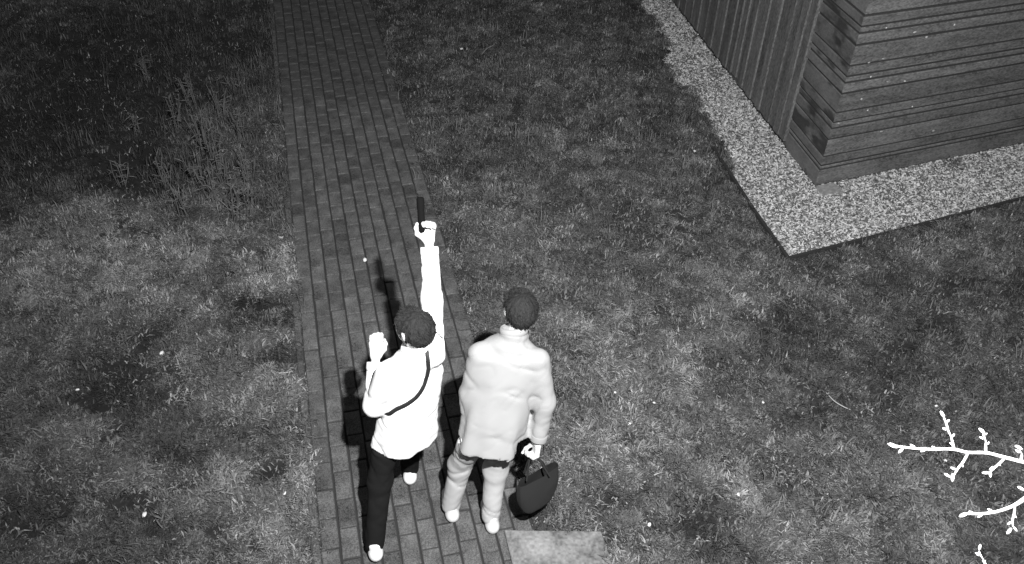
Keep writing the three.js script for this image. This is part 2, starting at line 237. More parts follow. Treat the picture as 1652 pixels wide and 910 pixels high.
{
  const r = rng(41), WALLH = 2.72;
  const theta = Math.acos(eR.dot(eL)), cot = 1 / Math.tan(theta / 2);
  const frame = (e, n) => new THREE.Matrix4().makeBasis(e, V(0, 1, 0), n);
  const FR = frame(eR, nR), FL0 = frame(eL, nL), FRet = frame(eL.clone().negate(), nL);
  // solid core behind the cladding
  const sh = new THREE.Shape(bldPoly.map(([x, z]) => new THREE.Vector2(x - corner.x, -(z - corner.z))));
  mesh('wall_core', new THREE.ExtrudeGeometry(sh, { depth: WALLH + 0.04, bevelEnabled: false }).rotateX(-Math.PI / 2).translate(0, -0.05, 0), grey(0.1, 1), bld);
  mesh('gap_shade_backing', boardGeo(0.0, 3.95, WALLH, -0.001, 0.013, 0.001, -cot, 0, 1).applyMatrix4(FR), grey(0.03, 1), bld); mesh('gap_shade_backing', boardGeo(-0.74, 0.0, WALLH, -0.001, 0.013, 0.001, 0, cot, 1).applyMatrix4(FRet), grey(0.03, 1), bld);  // dark sheets added behind the boards so the gaps look shaded
  const seq = [0.185, 0.05, 0.098, 0.19, 0.115]; const rep = [0.065, 0.1, 0.2, 0.105]; const hs = [...seq]; let tot = hs.reduce((a, b) => a + b); let k = 0; while (tot < WALLH - 0.05) { hs.push(rep[k % 4]); tot += rep[k % 4]; k++; }
  let y = 0.012; hs.forEach((h, i) => {
    const gap = (i === 0 ? 0.015 : 0.021) + (r() - 0.5) * 0.01, hh = h - gap, t = (i === 0 ? 0.026 : h > 0.15 ? 0.024 : h < 0.07 ? 0.021 : 0.028) + (r() - 0.5) * 0.003, c = 0.004;
    const b = mesh('horizontal_board', boardGeo(0.0, 3.95, hh, 0.003, t, c, -cot, 0, i * 3 + 1).applyMatrix4(FR), woodMats[(r() * 9) | 0], bld); b.position.y = y;
    const b2 = mesh('return_board', boardGeo(-0.74, 0.0, hh, 0.002, t, c, 0, cot, i * 3 + 2).applyMatrix4(FRet), woodRet[(r() * 9) | 0], bld); b2.position.y = y;
    y += h;
  });
  // vertical boards beyond the return
  let x = 0.745, i = 0; while (x < 6.05) {
    const w = 0.135 + (r() - 0.5) * 0.012, odd = i % 2, t = 0.05 + (odd ? 0.012 : 0) - (i === 10 || i === 11 ? 0.03 : 0) + (r() - 0.5) * 0.003;
    const g = boardGeo(0, WALLH - 0.07, w - 0.008, 0.002, t, 0.004, 0, 0, 200 + i);
    // stand it up: its x runs up the wall, its y along the wall
    g.applyMatrix4(new THREE.Matrix4().makeBasis(V(0, 1, 0), V(1, 0, 0), V(0, 0, 1))); g.applyMatrix4(FL0);
    const b = mesh('vertical_board', g, woodMats[(r() * 9) | 0], bld); b.position.copy(eL).multiplyScalar(x).setY(0.07); x += w; i++;
  }
  // roof slab with overhang
  const cx = bldPoly.reduce((a, p) => a + p[0], 0) / 4, cz = bldPoly.reduce((a, p) => a + p[1], 0) / 4;
  const rs = new THREE.Shape(bldPoly.map(([px, pz]) => new THREE.Vector2((cx + (px - cx) * 1.06) - corner.x, -((cz + (pz - cz) * 1.06) - corner.z))));
  mesh('roof', new THREE.ExtrudeGeometry(rs, { depth: 0.12, bevelEnabled: true, bevelSize: 0.01, bevelThickness: 0.01, bevelSegments: 1 }).rotateX(-Math.PI / 2).translate(0, WALLH + 0.05, 0), grey(0.05, 0.9), bld);
  // pale resin knots and chips on the boards
  const kr = rng(19); for (const [px, py] of [[1393, 42], [1430, 45], [1476, 52], [1495, 60], [1402, 101], [1405, 124], [1432, 132], [1460, 131], [1390, 160], [1400, 178], [1472, 172], [1353, 199], [1422, 212], [1506, 211], [1540, 40], [1425, 95]]) {
    // where the pixel's ray meets the face of the horizontal boards
    const d = rayDir(px, py), o = camera.position.clone().sub(corner), tt = (0.034 - o.dot(nR)) / d.dot(nR), p = o.clone().addScaledVector(d, tt);
    if (p.y < 0.1 || p.dot(eR) < 0.02) continue;
    const kn = new THREE.IcosahedronGeometry(1, 1).scale(0.008 + 0.012 * kr(), 0.005 + 0.008 * kr(), 0.004).rotateZ(kr() * 0.8 - 0.4).applyMatrix4(FR); const m = mesh('knot', kn, grey(0.28 + 0.3 * kr(), 0.7), bld); m.position.copy(p);
  }
}
{ // foundation block showing under the corner
  const c = G(1336, 307), g = new THREE.BoxGeometry(0.2, 0.1, 0.13); g.rotateY(Math.atan2(-eR.z, eR.x)); const t = tex(128, 128, (x, y) => toS(0.24 + 0.1 * tfbm(x, y, 128, 128, 8, 4, 77)));
  const m = mesh('foundation_block', g, new THREE.MeshStandardMaterial({ map: t, roughness: 0.95 })); m.position.set(c.x, -0.018, c.z); tag(m, 'flat pale concrete block in the gravel under the corner of the wooden building', 'block');
}

// ------------------------------------------------------------------ lawn: moss tufts, short blades and dead straw
{
  const r = rng(2024);
  const inView = (x, z, m = 40) => { const [px, py] = toPixel(V(x, 0, z)); return px > -m && px < PW + m && py > -m && py < PH + m; };
  function tuft(seed, n, spread, h0, h1, w, lean) {
    const q = rng(seed), pos = [], nor = [];
    for (let i = 0; i < n; i++) {
      const a = q() * 6.283, rr = spread * Math.sqrt(q()), bx = Math.cos(a) * rr, bz = Math.sin(a) * rr, h = lerp(h0, h1, q()), d = q() * 6.283, l = h * lean * (0.4 + q()), tx = Math.cos(d) * l, tz = Math.sin(d) * l, sx = -Math.sin(d) * w / 2 * (0.7 + 0.6 * q()), sz = Math.cos(d) * w / 2;
      const A = [bx - sx, 0, bz - sz], B = [bx + sx, 0, bz + sz], C = [bx + tx * 0.4 + sx * 0.8, h * 0.65, bz + tz * 0.4 + sz * 0.8], D = [bx + tx * 0.4 - sx * 0.8, h * 0.65, bz + tz * 0.4 - sz * 0.8], T = [bx + tx, h * (1 - 0.25 * lean), bz + tz];
      for (const p of [A, B, C, A, C, D, D, C, T]) pos.push(...p);
    }
    const g = new THREE.BufferGeometry(); g.setAttribute('position', new THREE.Float32BufferAttribute(pos, 3)); g.computeVertexNormals(); return g;
  }
  // a thing growing here?
  function free(x, z, s) {
    const [u] = pathUV(x, z); const creep = 0.045 + 0.06 * noise(x * 3.1, z * 3.1, 14) + 0.03 * noise(x * 11, z * 11, 15);
    if (u > -0.055 - creep * -1 && u < PATHW + 0.03) { if (!(u < -0.01 + creep * 0.6 || u > PATHW - 0.02 - creep * 1.1)) return false; }
    if (inside(bldPoly, x, z) ) return false;
    if (inside(slabPoly, x, z) && distPoly(slabPoly, x, z) > 0.02 + 0.03 * noise(x * 9, z * 9, 31)) return false;
    if (isGravel(x, z)) return false;
    if (z > -8.2 && x > 1.5 && distPoly(gravelEdge, x, z, false) < 0.03 + 0.025 * noise(x * 8, z * 8, 19)) return false;
    return true;
  }
  function scatter(name, label, geos, count, place) {
    const per = geos.map(() => []); let guard = 0, n = 0;
    while (n < count && guard++ < count * 6) {
      const z = -2.4 - 11 * r(), half = 3.0 + 0.66 * (-z - 2.4); const x = (r() * 2 - 1) * half + 0.12 * 0;
      if (r() > 1 / (0.55 + 0.075 * -z * 1.4)) continue;
      if (!inView(x, z) || !free(x, z)) continue;
      const it = place(x, z); if (!it) continue; it.x = x; it.z = z; per[(r() * geos.length) | 0].push(it); n++;
    }
    const mat = new THREE.MeshStandardMaterial({ roughness: 0.75 }), o = new THREE.Object3D(), c = new THREE.Color();
    geos.forEach((g, k) => {
      const im = new THREE.InstancedMesh(g, mat, per[k].length);
      per[k].forEach((p, i) => { o.position.set(p.x, groundY(p.x, p.z) - 0.003, p.z); o.rotation.set((r() - 0.5) * 0.3, r() * 6.283, (r() - 0.5) * 0.3); o.scale.set(p.s * (p.w || 1), p.s * (p.h || 1), p.s * (p.w || 1)); o.updateMatrix(); im.setMatrixAt(i, o.matrix); im.setColorAt(i, c.setRGB(p.v, p.v, p.v)); });
      im.name = uniq(name); im.castShadow = im.receiveShadow = true; im.userData.kind = 'stuff'; im.userData.label = label; im.userData.category = 'grass'; scene.add(im);
    });
  }
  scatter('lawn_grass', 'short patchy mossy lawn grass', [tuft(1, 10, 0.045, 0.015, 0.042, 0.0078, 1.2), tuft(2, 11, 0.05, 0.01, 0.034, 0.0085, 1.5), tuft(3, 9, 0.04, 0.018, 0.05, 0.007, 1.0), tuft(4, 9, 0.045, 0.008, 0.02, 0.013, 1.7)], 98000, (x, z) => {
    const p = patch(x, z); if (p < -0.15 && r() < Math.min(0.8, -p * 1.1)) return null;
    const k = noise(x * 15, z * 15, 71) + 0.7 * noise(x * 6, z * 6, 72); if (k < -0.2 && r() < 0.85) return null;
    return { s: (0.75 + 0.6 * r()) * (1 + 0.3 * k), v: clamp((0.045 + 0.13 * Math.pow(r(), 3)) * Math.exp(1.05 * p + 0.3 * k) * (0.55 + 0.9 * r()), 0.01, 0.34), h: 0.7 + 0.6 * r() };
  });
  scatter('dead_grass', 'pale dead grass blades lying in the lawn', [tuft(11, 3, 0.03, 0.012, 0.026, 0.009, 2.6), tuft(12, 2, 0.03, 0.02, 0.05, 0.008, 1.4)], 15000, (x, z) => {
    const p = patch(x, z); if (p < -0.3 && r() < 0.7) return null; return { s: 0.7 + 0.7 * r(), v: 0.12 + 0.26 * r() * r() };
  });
  // longer unmown grass on the far side of the lawn, away from the wooden building
  scatter('long_grass', 'longer unmown grass in the rough part of the lawn', [tuft(21, 5, 0.03, 0.05, 0.12, 0.0075, 0.6), tuft(22, 4, 0.03, 0.06, 0.16, 0.008, 0.5)], 11000, (x, z) => {
    const [u] = pathUV(x, z); const [px, py] = toPixel(V(x, 0, z));
    const k = u < 0 ? (py < 380 ? 0.25 + (px > 250 ? 0.5 : 0) : 0.02) : (py < 330 ? 0.3 : 0.05); if (r() > k * (1 + noise(x * 2.2, z * 2.2, 50) * 1.6)) return null;
    return { s: 0.6 + 0.6 * r(), v: (0.05 + 0.14 * r() * r()) * Math.exp(0.6 * patch(x, z)) };
  });
}

// ------------------------------------------------------------------ weeds, litter, twigs
{
  const r = rng(606);
  // tall weeds seen against the dark lawn
  function weed(base, h, n, spread, seed, label) {
    const q = rng(seed), g0 = group('tall_weed', base.clone().setY(groundY(base.x, base.z) - 0.01)), mat = grey(0.11, 0.8), leafPos = [];
    for (let i = 0; i < n; i++) {
      const a = q() * 6.283, l = spread * (0.15 + 0.9 * q() * q()), H = h * (0.55 + 0.6 * q()), b = V((q() - 0.5) * 0.08, 0, (q() - 0.5) * 0.08), t = V(b.x + Math.cos(a) * l, H, b.z + Math.sin(a) * l), m = b.clone().lerp(t, 0.5).add(V((q() - 0.5) * 0.03, 0.05 * h, (q() - 0.5) * 0.03));
      const curve = new THREE.CatmullRomCurve3([b, m, t]); mesh('stalk', new THREE.TubeGeometry(curve, 6, 0.0035, 4), mat, g0);
      for (let k = 0; k < 3; k++) { const p = curve.getPoint(0.25 + 0.75 * q()), d = q() * 6.283, L = 0.04 + 0.07 * q(), w = 0.004 + 0.004 * q(), e = V(p.x + Math.cos(d) * L, p.y + (q() - 0.4) * L, p.z + Math.sin(d) * L), s = V(-Math.sin(d) * w, 0, Math.cos(d) * w), c = p.clone().lerp(e, 0.5).add(V(0, 0.006, 0)); for (const v of [p, c.clone().add(s), e, p, e, c.clone().sub(s)]) leafPos.push(v.x, v.y, v.z); }
    }
    const lg = new THREE.BufferGeometry(); lg.setAttribute('position', new THREE.Float32BufferAttribute(leafPos, 3)); lg.computeVertexNormals(); const lm = mesh('leaves', lg, grey(0.1, 0.75, { side: THREE.DoubleSide }), g0); lm.userData.kind = 'stuff';
    tag(g0, label, 'weed', label.startsWith('tall') ? 'tall weeds in the rough lawn' : undefined);
  }
  for (const [x, y, h, n, s] of [[365, 300, 0.4, 9, 0.16], [410, 340, 0.3, 7, 0.16], [270, 300, 0.35, 7, 0.14], [310, 170, 0.4, 8, 0.14], [360, 190, 0.4, 8, 0.14], [220, 220, 0.35, 7, 0.15], [380, 360, 0.4, 9, 0.2], [345, 330, 0.42, 9, 0.14], [300, 350, 0.38, 8, 0.12], [330, 250, 0.45, 10, 0.14], [290, 210, 0.4, 8, 0.15], [390, 230, 0.4, 8, 0.15], [240, 130, 0.35, 7, 0.15], [380, 150, 0.3, 6, 0.15], [350, 275, 0.42, 10, 0.18], [400, 300, 0.36, 9, 0.18], [320, 300, 0.4, 9, 0.16], [200, 300, 0.28, 6, 0.14]])
    weed(G(x, y), h, n, s, (x * 7 + y) | 0, 'tall thin weed with many stalks in the dark rough lawn left of the path');
  weed(G(1540, 268), 0.16, 10, 0.14, 5, 'low dark weed growing through gravel against the horizontal boards');
  // pale pebbles and petals lying about
  const peb = new THREE.IcosahedronGeometry(1, 1); { const p = peb.attributes.position; for (let i = 0; i < p.count; i++) { const f = 1 + 0.3 * noise(p.getX(i) * 1.5 + 4, p.getY(i) * 1.5, p.getZ(i) * 1.5 + 0.5); p.setXYZ(i, p.getX(i) * f, p.getY(i) * f, p.getZ(i) * f); } peb.computeVertexNormals(); }
  const pale = grey(0.75, 0.6);
  const put = (x, y, s, label, grp) => { const p = G(x, y), m = mesh('pebble', peb, pale); const [u] = pathUV(p.x, p.z); m.position.set(p.x, (u > 0 && u < PATHW ? 0.008 : groundY(p.x, p.z) + 0.022) + s * 0.3, p.z); m.scale.set(s * 1.3, s * 0.7, s); m.rotation.y = x; tag(m, label, 'pebble', grp); };
  for (const [x, y, s] of [[262, 572, 0.016], [234, 833, 0.015], [399, 605, 0.011], [126, 631, 0.010], [460, 800, 0.011], [745, 82, 0.016], [1120, 247, 0.013], [1015, 689, 0.011], [992, 637, 0.009], [1055, 654, 0.009], [1047, 850, 0.011], [1190, 800, 0.010], [1230, 652, 0.009], [1508, 660, 0.010], [1523, 747, 0.009],  [360, 248, 0.013]]) put(x, y, s, 'small white pebble lying in the lawn grass', 'white pebbles scattered in the lawn');
  put(589, 421, 0.017, 'small white pebble lying on the paved path');
  const twig = (pts, rad, v, label) => { const P = pts.map(([x, y, h]) => { const p = G(x, y); p.y = groundY(p.x, p.z) + h; return p; }), g0 = P[0].clone(); const g = new THREE.TubeGeometry(new THREE.CatmullRomCurve3(P.map(p => p.clone().sub(g0))), 14, rad, 5); const m = mesh('fallen_twig', g, grey(v, 0.8)); m.position.copy(g0); tag(m, label, 'twig'); };
  twig([[1331, 641, 0.03], [1343, 655, 0.045], [1357, 663, 0.045], [1370, 666, 0.03]], 0.0042, 0.35, 'thin pale curved twig lying in the lawn below the gravel corner');
  twig([[777, 92, 0.03], [786, 84, 0.05], [796, 78, 0.05], [799, 71, 0.04]], 0.006, 0.22, 'short bent twig on the lawn beyond the raised hand');
  twig([[450, 605, 0.03], [460, 603, 0.03], [472, 600, 0.03]], 0.005, 0.35, 'short pale twig at the edge of the paved path');
  twig([[463, 612, 0.03], [464, 625, 0.035], [466, 638, 0.03]], 0.004, 0.3, 'thin straw pointing along the edge of the paved path');
  twig([[345, 318, 0.03], [365, 340, 0.06], [388, 358, 0.03]], 0.005, 0.25, 'dry stalk lying among the tall weeds');
  { // a dark fallen leaf
    const p = G(700, 170), s = new THREE.Shape(); s.moveTo(-0.075, 0); s.bezierCurveTo(-0.03, 0.04, 0.03, 0.032, 0.075, 0); s.bezierCurveTo(0.03, -0.034, -0.03, -0.04, -0.075, 0);
    const g = new THREE.ExtrudeGeometry(s, { depth: 0.002, bevelEnabled: false, curveSegments: 8 }).rotateX(-Math.PI / 2); const m = mesh('fallen_leaf', g, grey(0.018, 0.8)); m.position.set(p.x, groundY(p.x, p.z) + 0.05, p.z); m.rotation.set(0.1, 0.2, 0.12); tag(m, 'dark fallen leaf lying on the lawn beside the path', 'leaf');
  }
}

// ------------------------------------------------------------------ budding tree whose twigs reach into view
{
  const base = V(2.0, 0, -0.75), tree = group('budding_tree', base.clone().setY(-0.03)), bark = grey(0.42, 0.75);
  tag(tree, 'bare tree whose pale budding twigs hang high above the lawn', 'tree');
  const Z = 1.42, D = (x, y, dz = 0) => atDepth(x, y, Z + dz).sub(tree.position);
  function limb(name, pts, r0, r1, parent = tree) {      // tapered tube
    const c = new THREE.CatmullRomCurve3(pts), n = Math.max(8, pts.length * 5), fr = c.computeFrenetFrames(n), pos = [], idx = [], S = 8;
    for (let i = 0; i <= n; i++) { const p = c.getPointAt(i / n), rad = lerp(r0, r1, i / n) * (1 + 0.08 * noise(i * 0.9, r0 * 900)); for (let k = 0; k < S; k++) { const a = k / S * 6.2832, v = p.clone().addScaledVector(fr.normals[i], Math.cos(a) * rad).addScaledVector(fr.binormals[i], Math.sin(a) * rad); pos.push(v.x, v.y, v.z); } }
    for (let i = 0; i < n; i++) for (let k = 0; k < S; k++) { const a = i * S + k, b = i * S + (k + 1) % S; idx.push(a, b, a + S, b, b + S, a + S); }
    pos.push(...pts[0].toArray(), ...pts[pts.length - 1].toArray()); const e0 = (n + 1) * S; for (let k = 0; k < S; k++) { idx.push(e0, (k + 1) % S, k, e0 + 1, n * S + k, n * S + (k + 1) % S); }
    const g = new THREE.BufferGeometry(); g.setAttribute('position', new THREE.Float32BufferAttribute(pos, 3)); g.setIndex(idx); g.computeVertexNormals(); return mesh(name, g, bark, parent);
  }
  const budGeo = new THREE.LatheGeometry([[0, -0.5], [0.17, -0.46], [0.3, -0.25], [0.36, 0], [0.3, 0.25], [0.16, 0.42], [0, 0.5]].map(([x, y]) => new THREE.Vector2(x, y)), 8);
  const budMat = grey(0.5, 0.65);
  let on = tree;
  function bud(ax, ay, bx, by, dz = 0, parent = on) { const a = D(ax, ay, dz), b = D(bx, by, dz), d = b.clone().sub(a), m = mesh('bud', budGeo, budMat, parent); m.position.copy(a).add(b).multiplyScalar(0.5); m.quaternion.setFromUnitVectors(V(0, 1, 0), d.clone().normalize()); const L = d.length(); m.scale.set(L * 0.62, L, L * 0.62); }
  const px = f => f * Z / FOC;
  const T = (list, dz = 0) => list.map(([x, y], i) => D(x, y, dz + 0.004 * Math.sin(i * 2)));
  const trunkTop = V(1.75, 4.1, -0.8).sub(tree.position);
  limb('trunk', [V(0, 0, 0), V(0.04, 1.2, 0.02), V(-0.05, 2.6, -0.03), V(-0.1, 3.5, -0.02), trunkTop, trunkTop.clone().add(V(0.05, 0.8, 0.1))], 0.075, 0.02);
  // upper twig
  limb('bough', [V(-0.08, 3.35, -0.02), D(2050, 850), D(1790, 775), D(1700, 755)], 0.016, px(4.2));
  on = limb('branch', [D(1700, 755), D(1652, 746), D(1620, 738), D(1592, 731), D(1560, 730), D(1538, 725), D(1500, 725), D(1470, 723), D(1440, 719)], px(3.4), px(1.9));
  bud(1448, 722, 1432, 716); bud(1457, 724, 1449, 731); bud(1476, 722, 1468, 717); bud(1494, 725, 1485, 729); bud(1510, 724, 1503, 720);
  const sub = (pts, r0 = 2.3, r1 = 1.5) => limb('twig', T(pts), px(r0), px(r1), on);
  sub([[1539, 726], [1535, 708], [1530, 696], [1526, 682], [1520, 668]]); bud(1523, 674, 1517, 663); bud(1526, 682, 1532, 677); bud(1529, 694, 1520, 691); bud(1535, 706, 1540, 700); bud(1536, 718, 1532, 714);
  sub([[1562, 730], [1554, 745], [1546, 755], [1538, 768]]); bud(1537, 764, 1536, 778); bud(1533, 770, 1523, 764); bud(1542, 758, 1533, 754); bud(1551, 748, 1554, 754);
  sub([[1590, 730], [1590, 716], [1588, 706], [1586, 700]]); bud(1591, 718, 1596, 713); bud(1588, 709, 1580, 705); bud(1588, 702, 1593, 699); bud(1589, 700, 1579, 691);
  sub([[1622, 738], [1612, 748], [1604, 755], [1597, 762]]); bud(1611, 747, 1614, 752); bud(1604, 753, 1596, 758); bud(1597, 760, 1598, 771); bud(1596, 763, 1584, 763);
  sub([[1647, 743], [1648, 734], [1645, 728]]); bud(1646, 731, 1638, 726); bud(1649, 725, 1637, 719);
  // lower twig
  limb('bough', [V(-0.07, 3.0, -0.02), D(2000, 690), D(1780, 730), D(1690, 775)], 0.014, px(4));
  on = limb('branch', [D(1690, 775), D(1652, 805), D(1637, 815), D(1610, 825), D(1585, 829), D(1560, 829)], px(3.8), px(1.9));
  bud(1561, 828, 1547, 834); bud(1572, 829, 1562, 825); bud(1586, 829, 1577, 835); bud(1602, 826, 1593, 821); bud(1612, 824, 1606, 827);
  sub([[1637, 815], [1636, 828], [1633, 842], [1634, 850]]); bud(1636, 830, 1640, 836); bud(1633, 842, 1625, 846); bud(1635, 850, 1641, 858); bud(1632, 852, 1624, 862);
  bud(1652, 791, 1641, 785); 
  // lowest twig
  limb('bough', [V(-0.06, 2.7, 0.0), D(1900, 1090), D(1680, 1000), D(1640, 965)], 0.012, px(3.4));
  on = limb('branch', [D(1640, 965), D(1600, 930), D(1588, 909), D(1582, 898), D(1575, 894)], px(3), px(1.6));
  bud(1581, 895, 1573, 892); bud(1586, 908, 1590, 904); bud(1579, 888, 1582, 878);
  limb('twig', T([[1598, 928], [1590, 910], [1583, 898], [1579, 889]]), px(2), px(1.4), on);
}

// ------------------------------------------------------------------ house wall behind the camera with the infrared floodlight on it
{
  const w = mesh('house_wall', new THREE.BoxGeometry(9, 6.5, 0.3), grey(0.25, 0.95)); w.position.set(0.5, 3.2, 0.75); tag(w, 'plain rendered house wall carrying the floodlight', 'wall');
  const g = group('floodlight', V(LAMP.x, LAMP.y, 0.6)); tag(g, 'infrared floodlight on a bracket high on the house wall', 'lamp');
  const dir = flood.target.position.clone().sub(LAMP).normalize(), q = new THREE.Quaternion().setFromUnitVectors(V(0, 0, -1), dir);
  const head = LAMP.clone().addScaledVector(dir, -0.02).sub(g.position);
  const hs = mesh('housing', new THREE.CylinderGeometry(0.06, 0.07, 0.14, 20, 1, false).rotateX(Math.PI / 2).translate(0, 0, 0.075), grey(0.3, 0.5), g); hs.position.copy(head); hs.quaternion.copy(q);
  const face = mesh('lamp_face', new THREE.CircleGeometry(0.05, 20).rotateY(Math.PI).translate(0, 0, -0.002), new THREE.MeshStandardMaterial({ color: 0x111111, emissive: 0xffffff, emissiveIntensity: 2 }), g); face.position.copy(head); face.quaternion.copy(q);
  mesh('bracket', new THREE.TubeGeometry(new THREE.CatmullRomCurve3([V(0, 0.08, 0), V(0, 0.1, -0.4), V(0, 0.1, head.z + 0.1), head.clone().add(V(0, 0.02, 0.1))]), 20, 0.015, 8), grey(0.3, 0.5), g);
  mesh('wall_plate', new THREE.BoxGeometry(0.14, 0.14, 0.02).translate(0, 0.08, -0.006), grey(0.3, 0.5), g);
}

// ------------------------------------------------------------------ people: blended tapered bones meshed as one surface
// naive surface nets over a distance function
function surface(sdf, lo, hi, cell) {
  const nx = Math.ceil((hi.x - lo.x) / cell) + 1, ny = Math.ceil((hi.y - lo.y) / cell) + 1, nz = Math.ceil((hi.z - lo.z) / cell) + 1;
  const F = new Float32Array(nx * ny * nz), I = (x, y, z) => x + nx * (y + ny * z);
  for (let z = 0; z < nz; z++) for (let y = 0; y < ny; y++) for (let x = 0; x < nx; x++) F[I(x, y, z)] = sdf(lo.x + x * cell, lo.y + y * cell, lo.z + z * cell);
  const id = new Int32Array(nx * ny * nz).fill(-1), pos = [], idx = [];
  for (let z = 0; z < nz - 1; z++) for (let y = 0; y < ny - 1; y++) for (let x = 0; x < nx - 1; x++) {
    let cx = 0, cy = 0, cz = 0, n = 0; const v = (a, b, c) => F[I(x + a, y + b, z + c)];
    const E = (a, b, c, d, e, f) => { const p = v(a, b, c), q = v(d, e, f); if ((p < 0) !== (q < 0)) { const t = p / (p - q); cx += a + (d - a) * t; cy += b + (e - b) * t; cz += c + (f - c) * t; n++; } };
    E(0, 0, 0, 1, 0, 0); E(0, 1, 0, 1, 1, 0); E(0, 0, 1, 1, 0, 1); E(0, 1, 1, 1, 1, 1); E(0, 0, 0, 0, 1, 0); E(1, 0, 0, 1, 1, 0); E(0, 0, 1, 0, 1, 1); E(1, 0, 1, 1, 1, 1); E(0, 0, 0, 0, 0, 1); E(1, 0, 0, 1, 0, 1); E(0, 1, 0, 0, 1, 1); E(1, 1, 0, 1, 1, 1);
    if (n) { id[I(x, y, z)] = pos.length / 3; pos.push(lo.x + (x + cx / n) * cell, lo.y + (y + cy / n) * cell, lo.z + (z + cz / n) * cell); }
  }
  const quad = (a, b, c, d, flip) => { if (a < 0 || b < 0 || c < 0 || d < 0) return; if (flip) idx.push(a, c, b, a, d, c); else idx.push(a, b, c, a, c, d); };
  for (let z = 1; z < nz - 1; z++) for (let y = 1; y < ny - 1; y++) for (let x = 1; x < nx - 1; x++) {
    const s = F[I(x, y, z)] < 0;
    if (s !== F[I(x + 1, y, z)] < 0) quad(id[I(x, y - 1, z - 1)], id[I(x, y, z - 1)], id[I(x, y, z)], id[I(x, y - 1, z)], !s);
    if (s !== F[I(x, y + 1, z)] < 0) quad(id[I(x - 1, y, z - 1)], id[I(x - 1, y, z)], id[I(x, y, z)], id[I(x, y, z - 1)], !s);
    if (s !== F[I(x, y, z + 1)] < 0) quad(id[I(x - 1, y - 1, z)], id[I(x, y - 1, z)], id[I(x, y, z)], id[I(x - 1, y, z)], !s);
  }
  const g = new THREE.BufferGeometry(); g.setAttribute('position', new THREE.Float32BufferAttribute(pos, 3)); g.setIndex(idx); g.computeVertexNormals(); return g;
}
const cap = (a, b, ra, rb = ra) => ({ a, b, ra, rb, d: b.clone().sub(a), L: b.distanceToSquared(a) || 1e-9 });
function field(bones, k, grow = 0) {     // smooth union of tapered capsules
  return (x, y, z) => {
    let r = 1e3;
    for (const q of bones) {
      const px = x - q.a.x, py = y - q.a.y, pz = z - q.a.z, t = clamp((px * q.d.x + py * q.d.y + pz * q.d.z) / q.L, 0, 1);
      const dx = px - q.d.x * t, dy = py - q.d.y * t, dz = pz - q.d.z * t, e = Math.sqrt(dx * dx + dy * dy + dz * dz) - lerp(q.ra, q.rb, t) - grow;
      const h = Math.max(k - Math.abs(r - e), 0) / k; r = Math.min(r, e) - h * h * k * 0.25;
    }
    return r;
  };
}
function bounds(bones, pad) { const lo = V(1e3, 1e3, 1e3), hi = V(-1e3, -1e3, -1e3); for (const q of bones) { const R = Math.max(q.ra, q.rb) + pad; for (const p of [q.a, q.b]) { lo.min(p.clone().subScalar(R)); hi.max(p.clone().addScalar(R)); } } return [lo, hi]; }
const meshOf = (bones, k, cell, f, pad = 0.03) => { const [lo, hi] = bounds(bones, pad); return surface(f || field(bones, k), lo, hi, cell); };
const mid = (a, b, t = 0.5) => a.clone().lerp(b, t);
const jut = (p, ...vs) => { const q = p.clone(); for (let i = 0; i < vs.length; i += 2) q.addScaledVector(vs[i], vs[i + 1]); return q; };

function handBones(wrist, u, n, s, curl, thumbCurl = 0.6, scale = 1, wide = 0) {   // u along the hand, n out of the palm, s towards the thumb
  const B = [], P = (a, b, c) => jut(wrist, u, a * scale, n, b * scale, s, c * scale);
  B.push(cap(P(-0.03, 0, 0), P(0.01, 0, 0), 0.024, 0.023)); for (const c of [0.026, 0.008, -0.010, -0.027]) B.push(cap(P(0.012, 0, c * 0.55), P(0.078, 0, c), 0.0155, 0.0125));
  [[0.026, 0.068, 0.0092], [0.008, 0.076, 0.0094], [-0.010, 0.071, 0.009], [-0.027, 0.056, 0.0082]].forEach(([c, L, r], i) => {
    let p = P(0.082, 0, c), a = 0; for (const [f, k] of [[0.45, 1], [0.32, 1.1], [0.23, 0.8]]) { a += curl[i % curl.length] * k; const d = u.clone().multiplyScalar(Math.cos(a)).addScaledVector(n, Math.sin(a)).addScaledVector(s, c * 1.5), e = p.clone().addScaledVector(d.normalize(), L * f * scale); B.push(cap(p, e, r, r * 0.92)); p = e; }
  });
  const t0 = P(0.02, 0.006, 0.022), t1 = jut(P(0.05, 0.015, 0.046 + wide)), t2 = jut(t1, u, 0.03, n, 0.03 * thumbCurl, s, 0.006), t3 = jut(t2, u, 0.022, n, 0.022 * thumbCurl, s, -0.01 * thumbCurl);
  B.push(cap(t0, t1, 0.015, 0.0115), cap(t1, t2, 0.0112, 0.01), cap(t2, t3, 0.01, 0.0085)); return B;
}
